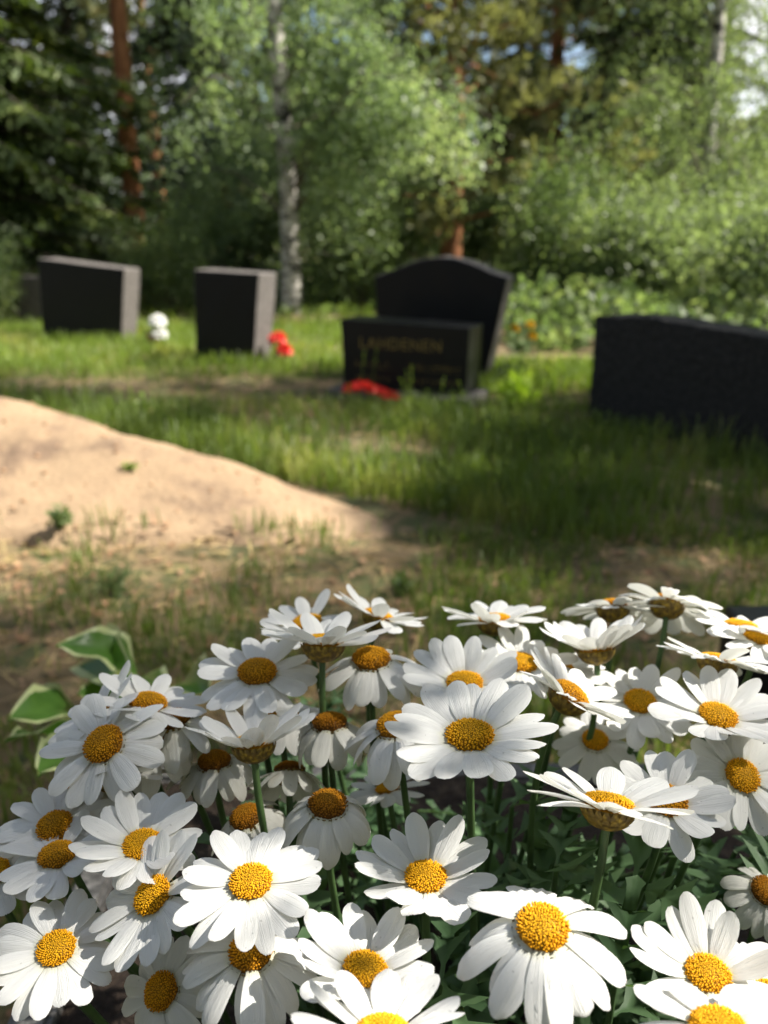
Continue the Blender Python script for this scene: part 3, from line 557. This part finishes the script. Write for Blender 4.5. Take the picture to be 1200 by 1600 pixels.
def disc_mesh(Rd, dome, m, nf=400, seed=0, open_=1.0):
    rnd = random.Random(seed); mb = MB(); k = 20; prof = [(1.0, -.0016), (1.0, 0), (.9, .25), (.7, .55), (.45, .82), (.2, .97), (.02, 1.0)]
    dz = lambda q: Rd * dome * (1 - q * q) ** .75 if q < 1 else 0
    rows = [1.0, 1.0, .94, .82, .65, .45, .22, .01]; V = []; U = []
    for i, q in enumerate(rows):
        for j in range(k): V.append((Rd * q * math.cos(6.283 * j / k), Rd * q * math.sin(6.283 * j / k), (-.0018 if i == 0 else dz(q) - .0003))); U.append((q, 0))
    mb.add(V, [[(i * k + j, i * k + (j + 1) % k, (i + 1) * k + (j + 1) % k, (i + 1) * k + j) for i in range(len(rows) - 1) for j in range(k)]], U)
    for n in range(nf):
        q = math.sqrt((n + .5) / nf) * .99 + rnd.uniform(-.018, .018); q = min(.995, max(0, q)); a = n * 2.399963 + rnd.uniform(-.05, .05) / (q + .1); c = Vector((Rd * q * math.cos(a), Rd * q * math.sin(a), dz(q) - .0002)); nn = Vector((q * math.cos(a) * (.9 * dome + .25), q * math.sin(a) * (.9 * dome + .25), 1 - .35 * q)).normalized()
        t1 = nn.cross(Vector((.2, .9, .1))).normalized(); t2 = nn.cross(t1); r0 = Rd * .043 * rnd.uniform(.7, 1.25) * (.85 + .3 * q); h = Rd * (.05 + .10 * sstep(.25, .95, q) * open_) * rnd.uniform(.75, 1.3)
        V = []; U = []
        for lv, (rr, hh, b) in enumerate(((.72, 0, 0), (1.0, .72, .75))):
            for j in range(5): g = 6.283 * j / 5 + n; V.append(c + (t1 * math.cos(g) + t2 * math.sin(g)) * r0 * rr + nn * h * hh); U.append((q, b))
        V.append(c + nn * h * 1.05); U.append((q, 1.0))
        mb.add(V, [[(j, (j + 1) % 5, 5 + (j + 1) % 5, 5 + j) for j in range(5)], [(5 + j, 5 + (j + 1) % 5, 10) for j in range(5)]], U)
    return mb.mesh('disc', m, True)
def calyx_mesh(Rc, H, m):
    mb = MB(); k = 18; prof = [(.24, -1.05), (.42, -.98), (.72, -.75), (.93, -.42), (1.0, -.1), (.97, .06)]
    mb.add([(Rc * q * math.cos(6.283 * j / k), Rc * q * math.sin(6.283 * j / k), H * z) for q, z in prof for j in range(k)], [[(i * k + j, i * k + (j + 1) % k, (i + 1) * k + (j + 1) % k, (i + 1) * k + j) for i in range(len(prof) - 1) for j in range(k)]])
    for row, (q0, z0, q1, z1, nb) in enumerate(((.45, -.97, .84, -.62, 13), (.72, -.74, 1.02, -.27, 17), (.93, -.45, 1.10, .12, 21))):
        for j in range(nb):
            a = 6.283 * (j + row * .5) / nb; w_ = 6.283 / nb * .5; V = []
            for (q, z, ws, lift) in ((q0, z0, .8, .0), ((q0 + q1) / 2 + .04, (z0 + z1) / 2, 1.0, .035), (q1, z1, .45, .05)):
                for s in (-1, 0, 1): V.append((Rc * (q + lift + (.025 if s == 0 else 0)) * math.cos(a + s * w_ * ws), Rc * (q + lift + (.025 if s == 0 else 0)) * math.sin(a + s * w_ * ws), H * z))
            mb.add(V, [[(i * 3 + s, i * 3 + s + 1, (i + 1) * 3 + s + 1, (i + 1) * 3 + s) for i in range(2) for s in range(2)]])
    return mb.mesh('calyx', m)
D0 = .060; RD = .0082
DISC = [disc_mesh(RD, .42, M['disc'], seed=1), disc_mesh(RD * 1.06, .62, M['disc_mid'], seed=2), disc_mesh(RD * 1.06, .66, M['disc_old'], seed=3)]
CAL = calyx_mesh(RD * 1.04, .0068, M['calyx'])
GRP = 'daisies crowding the planter'
DAISY_COUNT = 0
def daisy(px, py, Dpx, n, e0, droop, npet, age, label, size=1.0, Lf=1.0, base=None, jit=10):
    global DAISY_COUNT; DAISY_COUNT += 1
    rnd = random.Random(DAISY_COUNT * 13 + 5); rr = ray(px, py); d = math.sqrt(D0 * F / Dpx * (.225 / -rr.z)); size = d * Dpx / (D0 * F); c = CAM + rr * d
    tw = (-rr).normalized(); rt = Vector((0, 0, 1)).cross(tw).normalized(); up = tw.cross(rt)
    nw = (rt * n[0] + up * n[1] + tw * n[2]).normalized()
    if base is None: base = Vector((.06 + (c.x - .06) * .62 + rnd.uniform(-.03, .03), .36 + (c.y - .33) * .72 + rnd.uniform(-.03, .03) + .03, SOIL - .01))
    base.x = max(-.2, min(.32, base.x)); base.y = max(.10, min(.62, base.y))
    e = empty('daisy', base); tag(e, label, 'daisy', GRP)
    ax = nw.cross(Vector((.13, .9, .2))).normalized(); ay = nw.cross(ax)
    Rm = Matrix((ax, ay, nw)).transposed().to_4x4() @ Matrix.Rotation(rnd.uniform(0, 6.28), 4, 'Z')
    T = Matrix.Translation(c - base) @ Rm @ Matrix.Scale(size, 4)
    pm = M['petal_old'] if age == 2 else M['petal']; Lp = D0 / 2 - RD * .78
    for i in range(npet):
        lay = i % 2; phi = 6.283 * (i + rnd.uniform(-.22, .22)) / npet; sl = Lf * rnd.uniform(.86, 1.08)
        me = petal_mesh(Lp * sl, .0094 * rnd.uniform(.84, 1.1) * (17 / npet) ** .35 * 1.04, e0 + rnd.uniform(-jit, jit) - lay * 5, droop + rnd.uniform(-jit, jit) * 1.6, rnd, pm)
        link('petal', me, e, T @ Matrix.Rotation(phi, 4, 'Z') @ Matrix.Translation((RD * .80, 0, -.0003 - lay * .0006)) @ Matrix.Rotation(rnd.uniform(-.16, .16), 4, 'X'))
    link('disc', DISC[age], e, T); link('calyx', CAL, e, T @ Matrix.Translation((0, 0, -.0016)))
    p0 = c - nw * (.0083 * size); p0b = c - nw * (.006 * size); p3 = base
    pts = [p0b] + bez(p0, p0 - nw * .05, Vector((base.x * .6 + c.x * .4, base.y * .6 + c.y * .4, base.z + .10)), p3, 12)
    mb = MB(); tube(mb, [p - base for p in pts], [.0021] + [.00165 + .0006 * i / 11 for i in range(12)], 7); mb.build('stem', M['stem'], e)
    return e
A = lambda *a, **k: daisy(*a, **k)
# px, py, span, facing (right, up, towards viewer), rise of the petals, their droop, petals, age
A(402, 1051, 200, (.02, .80, .60), 6, -10, 17, 1, 'shaded daisy with evenly spread petals just above the sunlit sideways daisy')
A(505, 1003, 216, (.06, .98, .12), 33, -20, 18, 0, 'daisy seen from the side on a long bare stem, its brown cup showing')
A(580, 1030, 195, (.0, .87, .45), -5, -55, 16, 1, 'shaded daisy with hanging petals right of the long-stemmed sideways one')
A(162, 1163, 208, (-.36, .55, .75), 2, -24, 16, 1, 'outermost daisy leaning away from the clump towards the hosta')
A(232, 1100, 190, (.22, .85, .40), 14, -12, 16, 1, 'daisy half hidden behind the outermost leaning daisy')
A(270, 1126, 185, (-.10, .90, .34), -8, -65, 15, 2, 'old daisy with limp petals hanging over a dark stem behind the leaning one')
A(150, 1118, 185, (-.48, .78, .30), 24, -22, 15, 0, 'daisy with upswept petals beside the hosta leaves')
A(396, 1160, 216, (.0, .97, .20), 38, -10, 17, 0, 'sunlit daisy seen sideways with upswept petals and bright yellow cup')
A(178, 1212, 180, (.1, .97, .04), 14, -20, 15, 1, 'daisy with its dark cup showing under the outermost leaning daisy')
A(122, 1245, 170, (-.4, .5, .7), 5, -25, 14, 1, 'small shaded daisy tucked below the outermost leaning one')
A(512, 1257, 198, (.05, .76, .62), -6, -72, 15, 2, 'old daisy with orange dome and petals hanging straight down')
A(592, 962, 160, (.32, .92, .12), 24, -10, 15, 0, 'daisy raising thin petals behind the long-stemmed sideways daisy', size=1)
A(480, 972, 158, (-.1, .85, .40), 14, -15, 15, 0, 'daisy peeping out behind the long-stemmed sideways daisy')
A(515, 1130, 178, (.0, .92, .34), -12, -68, 15, 2, 'withering daisy crossed by the long bare stem')
A(452, 1205, 160, (.05, .95, -.25), -10, -50, 14, 2, 'shaded drooping daisy seen from behind next to the sunlit sideways one')
A(440, 1118, 170, (.0, .84, .45), 0, -50, 15, 1, 'shaded daisy below the evenly spread one, behind the sunlit sideways one')
A(236, 1160, 182, (.1, .80, .5), -10, -70, 14, 2, 'pale drooping daisy behind the neck of the outermost leaning one')
A(335, 1190, 168, (.0, .85, .42), -5, -65, 14, 2, 'drooping daisy in deep shade among the slanting stems')
A(734, 1150, 265, (-.04, .78, .60), 24, -8, 17, 0, 'large shaded daisy with long raised petals in the middle of the clump')
A(620, 1134, 205, (-.10, .82, .52), -4, -66, 16, 1, 'daisy with petals hanging like a skirt beside the large middle one')
A(726, 1068, 200, (-.06, .78, .58), 30, -8, 16, 0, 'shaded daisy with raised petals right behind the large middle one')
A(772, 968, 172, (-.1, .97, .14), 24, -18, 18, 0, 'sunlit daisy seen low from the side at the back of the clump')
A(930, 1012, 184, (-.2, .95, .16), 44, -10, 16, 0, 'sunlit daisy opening upward like a cup beside the leaning sideways one')
A(1000, 1096, 172, (.0, .70, .70), 9, -10, 17, 0, 'sunlit daisy with a round golden disc facing out behind the leaning sideways one')
A(890, 1086, 208, (.46, .86, .18), 28, -16, 17, 1, 'daisy leaning sideways on a thick slanting stem')
A(930, 1156, 142, (.0, .66, .74), -4, -18, 15, 0, 'small sunlit daisy low in the gap behind the thick slanting stem')
A(1042, 944, 166, (-.04, .9, -.42), 10, -42, 17, 1, 'topmost sunlit daisy with drooping petals and its cup showing')
A(957, 950, 158, (-.1, .95, -.2), 12, -30, 16, 1, 'sunlit daisy just behind the topmost drooping one')
A(1158, 978, 170, (.0, .95, .12), 18, -24, 17, 0, 'sunlit daisy in front of the black gravestone corner')
A(1122, 1032, 190, (.0, .98, -.06), 24, -28, 18, 0, 'sunlit flat daisy seen edge-on below the black gravestone corner')
A(1122, 1119, 204, (.08, .78, .6), 26, -8, 16, 0, 'daisy with upright ridged petals under the edge-on one')
A(1160, 1212, 190, (.34, .45, .82), 8, -10, 16, 0, 'shaded daisy turned sideways next to the daisy with short front petals')
A(1042, 1252, 205, (.0, .66, .72), 24, -8, 15, 1, 'shaded daisy with short front petals behind the broad edge-on one')
A(950, 1256, 268, (-.02, .97, .22), 25, -14, 18, 0, 'broad daisy seen edge-on with a brown scaly cup')
A(815, 1036, 180, (.1, .82, .5), 12, -14, 16, 0, 'shaded daisy behind the one with raised petals in the middle')
A(605, 1232, 132, (-.2, .9, .34), 10, -20, 14, 0, 'little sunlit daisy low behind the skirt-petalled one')
A(872, 1046, 168, (-.05, .88, .42), 8, -20, 15, 0, 'daisy wedged between the cup-shaped and the leaning sideways daisies')
A(1188, 1000, 175, (.1, .95, .2), 14, -20, 16, 0, 'sunlit daisy overlapping the one before the black gravestone corner')
A(86, 1292, 182, (-.1, .62, .76), 9, -12, 15, 1, 'shaded daisy behind the one with a tall upright petal')
A(90, 1337, 190, (.0, .78, .6), 14, -12, 15, 1, 'daisy with one tall upright petal below the outermost leaning one')
A(222, 1320, 206, (.0, .66, .72), 24, -8, 17, 0, 'shaded daisy fanning its petals behind the tilted sunlit one')
A(238, 1399, 216, (-.46, .50, .72), 9, -10, 17, 0, 'tilted sunlit daisy with golden disc facing away from its neighbour')
A(392, 1378, 236, (.0, .66, .75), 8, -10, 18, 0, 'half shaded daisy with full round bloom over the large drooping one')
A(88, 1482, 204, (.0, .52, .85), 2, -12, 19, 0, 'full daisy dappled with sun beside the tilted sunlit one')
A(392, 1487, 226, (.02, .62, .76), -4, -48, 17, 1, 'large drooping daisy with big orange dome beneath the full round bloom', Lf=1.12)
A(252, 1549, 186, (-.5, .25, .82), 0, -42, 15, 1, 'drooping daisy turned aside under the large drooping one')
A(570, 1516, 248, (.14, .68, .7), 27, -8, 16, 0, 'daisy with long raised petals behind a sunlit low bloom')
A(-12, 1362, 180, (.0, .6, .75), 8, -12, 15, 0, 'daisy mostly hidden beside the one with a tall upright petal')
A(598, 1612, 292, (.0, .86, .46), 30, -10, 17, 0, 'sunlit low daisy in front of the daisy with long raised petals')
A(385, 1277, 170, (-.2, .74, .6), -6, -64, 14, 2, 'dark old daisy hidden behind the full round bloom')
A(665, 1371, 231, (-.02, .70, .70), 26, -8, 16, 0, 'daisy with wide raised petals and golden disc above the big drooping sunlit one')
A(848, 1449, 290, (.0, .60, .78), -2, -52, 19, 0, 'big sunlit daisy with golden dome and drooping petals', Lf=1.06)
A(1106, 1522, 244, (.0, .68, .72), 27, -8, 16, 0, 'brilliant sunlit daisy with tall petals near the big drooping one')
A(1122, 1606, 300, (-.2, .72, .6), 4, -22, 17, 0, 'sunlit low daisy below the brilliant tall-petalled one')
A(1210, 1562, 246, (.1, .76, .6), 10, -10, 16, 0, 'sunlit daisy overlapping the side of the brilliant tall-petalled one')
A(1196, 1392, 150, (.3, .5, .75), -10, -60, 12, 2, 'withered little daisy among the slanting green stems')

# ------------------------------------------------------------------ marguerite foliage
def lobed_leaf(seed, Ln=.05):
    rnd = random.Random(seed); st = []; nlob = rnd.choice((2, 3, 3)); V = []; U = []
    prof = [(0, .02), (.12, .02)]
    for i in range(nlob):
        b = .2 + .6 * i / nlob; wd = (.17 + .12 * math.sin(math.pi * (i + .7) / (nlob + .6))) * rnd.uniform(.8, 1.15); prof += [(b, .055), (b + .2, wd), (b + .19, wd * .55), (b + .15, .06)]
    prof += [(.88, .07), (.94, .10), (1.0, .0)]
    n = len(prof); cur = rnd.uniform(.1, .5)
    for (t, wd) in prof:
        z = -cur * Ln * t * t * .6
        for s in (-1, -.5, 0, .5, 1): V.append(((t - (abs(s) < .6) * .03 * (wd > .1)) * Ln, s * wd * Ln, z + abs(s) * wd * Ln * .35)); U.append((.5 + s / 2, t))
    Q = [(i * 5 + j, (i + 1) * 5 + j, (i + 1) * 5 + j + 1, i * 5 + j + 1) for i in range(n - 1) for j in range(4)]
    mb = MB(); mb.add(V, [Q], U); return mb.mesh('leaf', M['leaf'])
LEAVES = [lobed_leaf(i) for i in range(7)]
def shoot(bx, by, tip, nleaf, label, lo=.25):
    base = Vector((bx, by, SOIL - .01)); e = empty('marguerite_shoot', base); tag(e, label, 'foliage', 'leafy shoots under the daisies')
    tip = Vector(tip); pts = bez(base, base + Vector((0, 0, .08)), tip - Vector((0, 0, .05)), tip, 10); mb = MB(); tube(mb, [p - base for p in pts], [.0026 - .0012 * i / 9 for i in range(10)], 6); mb.build('stem', M['stem'], e)
    for i in range(nleaf):
        t = min(1, lo + (1.08 - lo) * (i + random.random()) / nleaf); k = min(8, int(t * 9)); p = pts[k].lerp(pts[k + 1], t * 9 - k); az = i * 2.4 + random.uniform(-.4, .4); el = random.uniform(-.1, .8); s = random.uniform(.6, 1.25)
        mw = Matrix.Translation(p - base) @ Matrix.Rotation(az, 4, 'Z') @ Matrix.Rotation(-el, 4, 'Y') @ Matrix.Rotation(random.uniform(-.6, .6), 4, 'X') @ Matrix.Scale(s, 4)
        link('leaf', random.choice(LEAVES), e, mw)
k = 0
for i in range(34):
    x = -.17 + .47 * ((i * .618) % 1); y = .14 + .46 * ((i * .381 + .17) % 1)
    h = .09 + .07 * random.random()
    tip = Vector((x + random.uniform(-.04, .04), y + random.uniform(-.04, .04), SOIL + h))
    shoot(x, y, tip, 11, 'leafy green shoot with lobed leaves in the shade under the daisies')
for px, py, d, lb in ((870, 1352, .33, 'leafy shoot with a sunlit lobed leaf above the big drooping sunlit daisy'), (990, 1380, .33, 'leafy shoot with pale lobed leaves between the broad edge-on and brilliant daisies'), (1185, 1420, .32, 'leafy shoot beside the withered little daisy'), (690, 1530, .28, 'leafy shoot between the raised petals and the big drooping sunlit daisy'), (960, 1540, .28, 'leafy shoot below the big drooping sunlit daisy'), (450, 1330, .36, 'leafy shoot under the old daisy with hanging petals'), (800, 1260, .40, 'leafy shoot near the thick slanting stem')):
    t = P(px, py, d + .06); shoot(t.x, t.y + .03, t, 12, lb, .35)
for bx, by, px, py, d, lb in ((.10, .44, 1225, 1285, .42, 'pale slanting leafy stem behind the withered little daisy'), (.13, .47, 1250, 1330, .44, 'thick slanting leafy stem crossing behind the daisy turned sideways'), (.10, .50, 1060, 1310, .45, 'leafy shoot in the gap below the daisy with short front petals'),
        (.16, .50, 1150, 1330, .46, 'leafy shoot deep in the gap behind the withered little daisy'), (.04, .50, 880, 1300, .45, 'leafy shoot deep in the gap under the broad edge-on daisy')):
    shoot(bx, by, P(px, py, d), 9, lb, .3)

# ------------------------------------------------------------------ hosta at the left
hb = Vector((-.22, .86, 0)); e = empty('hosta', hb); tag(e, 'hosta with broad green leaves edged in pale cream beside the planter', 'plant')
def hosta_leaf(tip_px, tip_py, dep, root_px, root_py, rdep, W, roll, droop):
    a = P(root_px, root_py, rdep); b = P(tip_px, tip_py, dep); ax = b - a; Lh = ax.length; ax.normalize(); sd_ = ax.cross(Vector((0, 0, 1))).normalized(); nn = sd_.cross(ax).normalized()
    sd2 = sd_ * math.cos(roll) + nn * math.sin(roll); n2 = sd2.cross(ax); nv, nu = 12, 9; V = []
    for i in range(nv):
        t = i / (nv - 1); ww = W / 2 * (math.sin(math.pi * t ** .8) ** .75) * (1 - .25 * t) + .0006
        for j in range(nu):
            u = -1 + 2 * j / (nu - 1); V.append(a + ax * (Lh * t) + sd2 * (u * ww) + n2 * (.30 * abs(u) * ww) + nn * (math.sin(math.pi * t) * droop * Lh) + n2 * .004 * math.sin(t * 17 + u * 3) * abs(u) - hb)
    Qm = [(i * nu + j, i * nu + j + 1, (i + 1) * nu + j + 1, (i + 1) * nu + j) for i in range(nv - 1) for j in range(1, nu - 2)]; Qe = [(i * nu + j, i * nu + j + 1, (i + 1) * nu + j + 1, (i + 1) * nu + j) for i in range(nv - 1) for j in (0, nu - 2)]
    mb = MB(); mb.add(V, [Qm]); lf = mb.build('leaf', M['hosta'], e); mb = MB(); mb.add(V, [Qe]); mb.build('pale_margin', M['hosta_pale'], lf)
    mb = MB(); tube(mb, [Vector((0, 0, -.01)), (a - hb) * .5 + Vector((0, 0, .03)), a - hb + ax * .004], [.004, .003, .0022], 6); mb.build('stalk', M['stem'], e)
hosta_leaf(86, 1010, .80, 215, 1062, .86, .060, .5, .16)
hosta_leaf(205, 1085, .78, 140, 1020, .92, .07, -.7, .10)
hosta_leaf(262, 1075, .72, 190, 1110, .86, .06, .2, .12)
hosta_leaf(12, 1128, .74, 140, 1130, .84, .075, .35, .12)
hosta_leaf(8, 1160, .68, 130, 1175, .80, .06, -.3, .10)
hosta_leaf(120, 1085, .80, 190, 1100, .86, .05, .9, .05)
hosta_leaf(330, 1085, .70, 270, 1120, .84, .075, -.4, .15)
hosta_leaf(60, 1215, .62, 150, 1190, .74, .06, .2, .12)
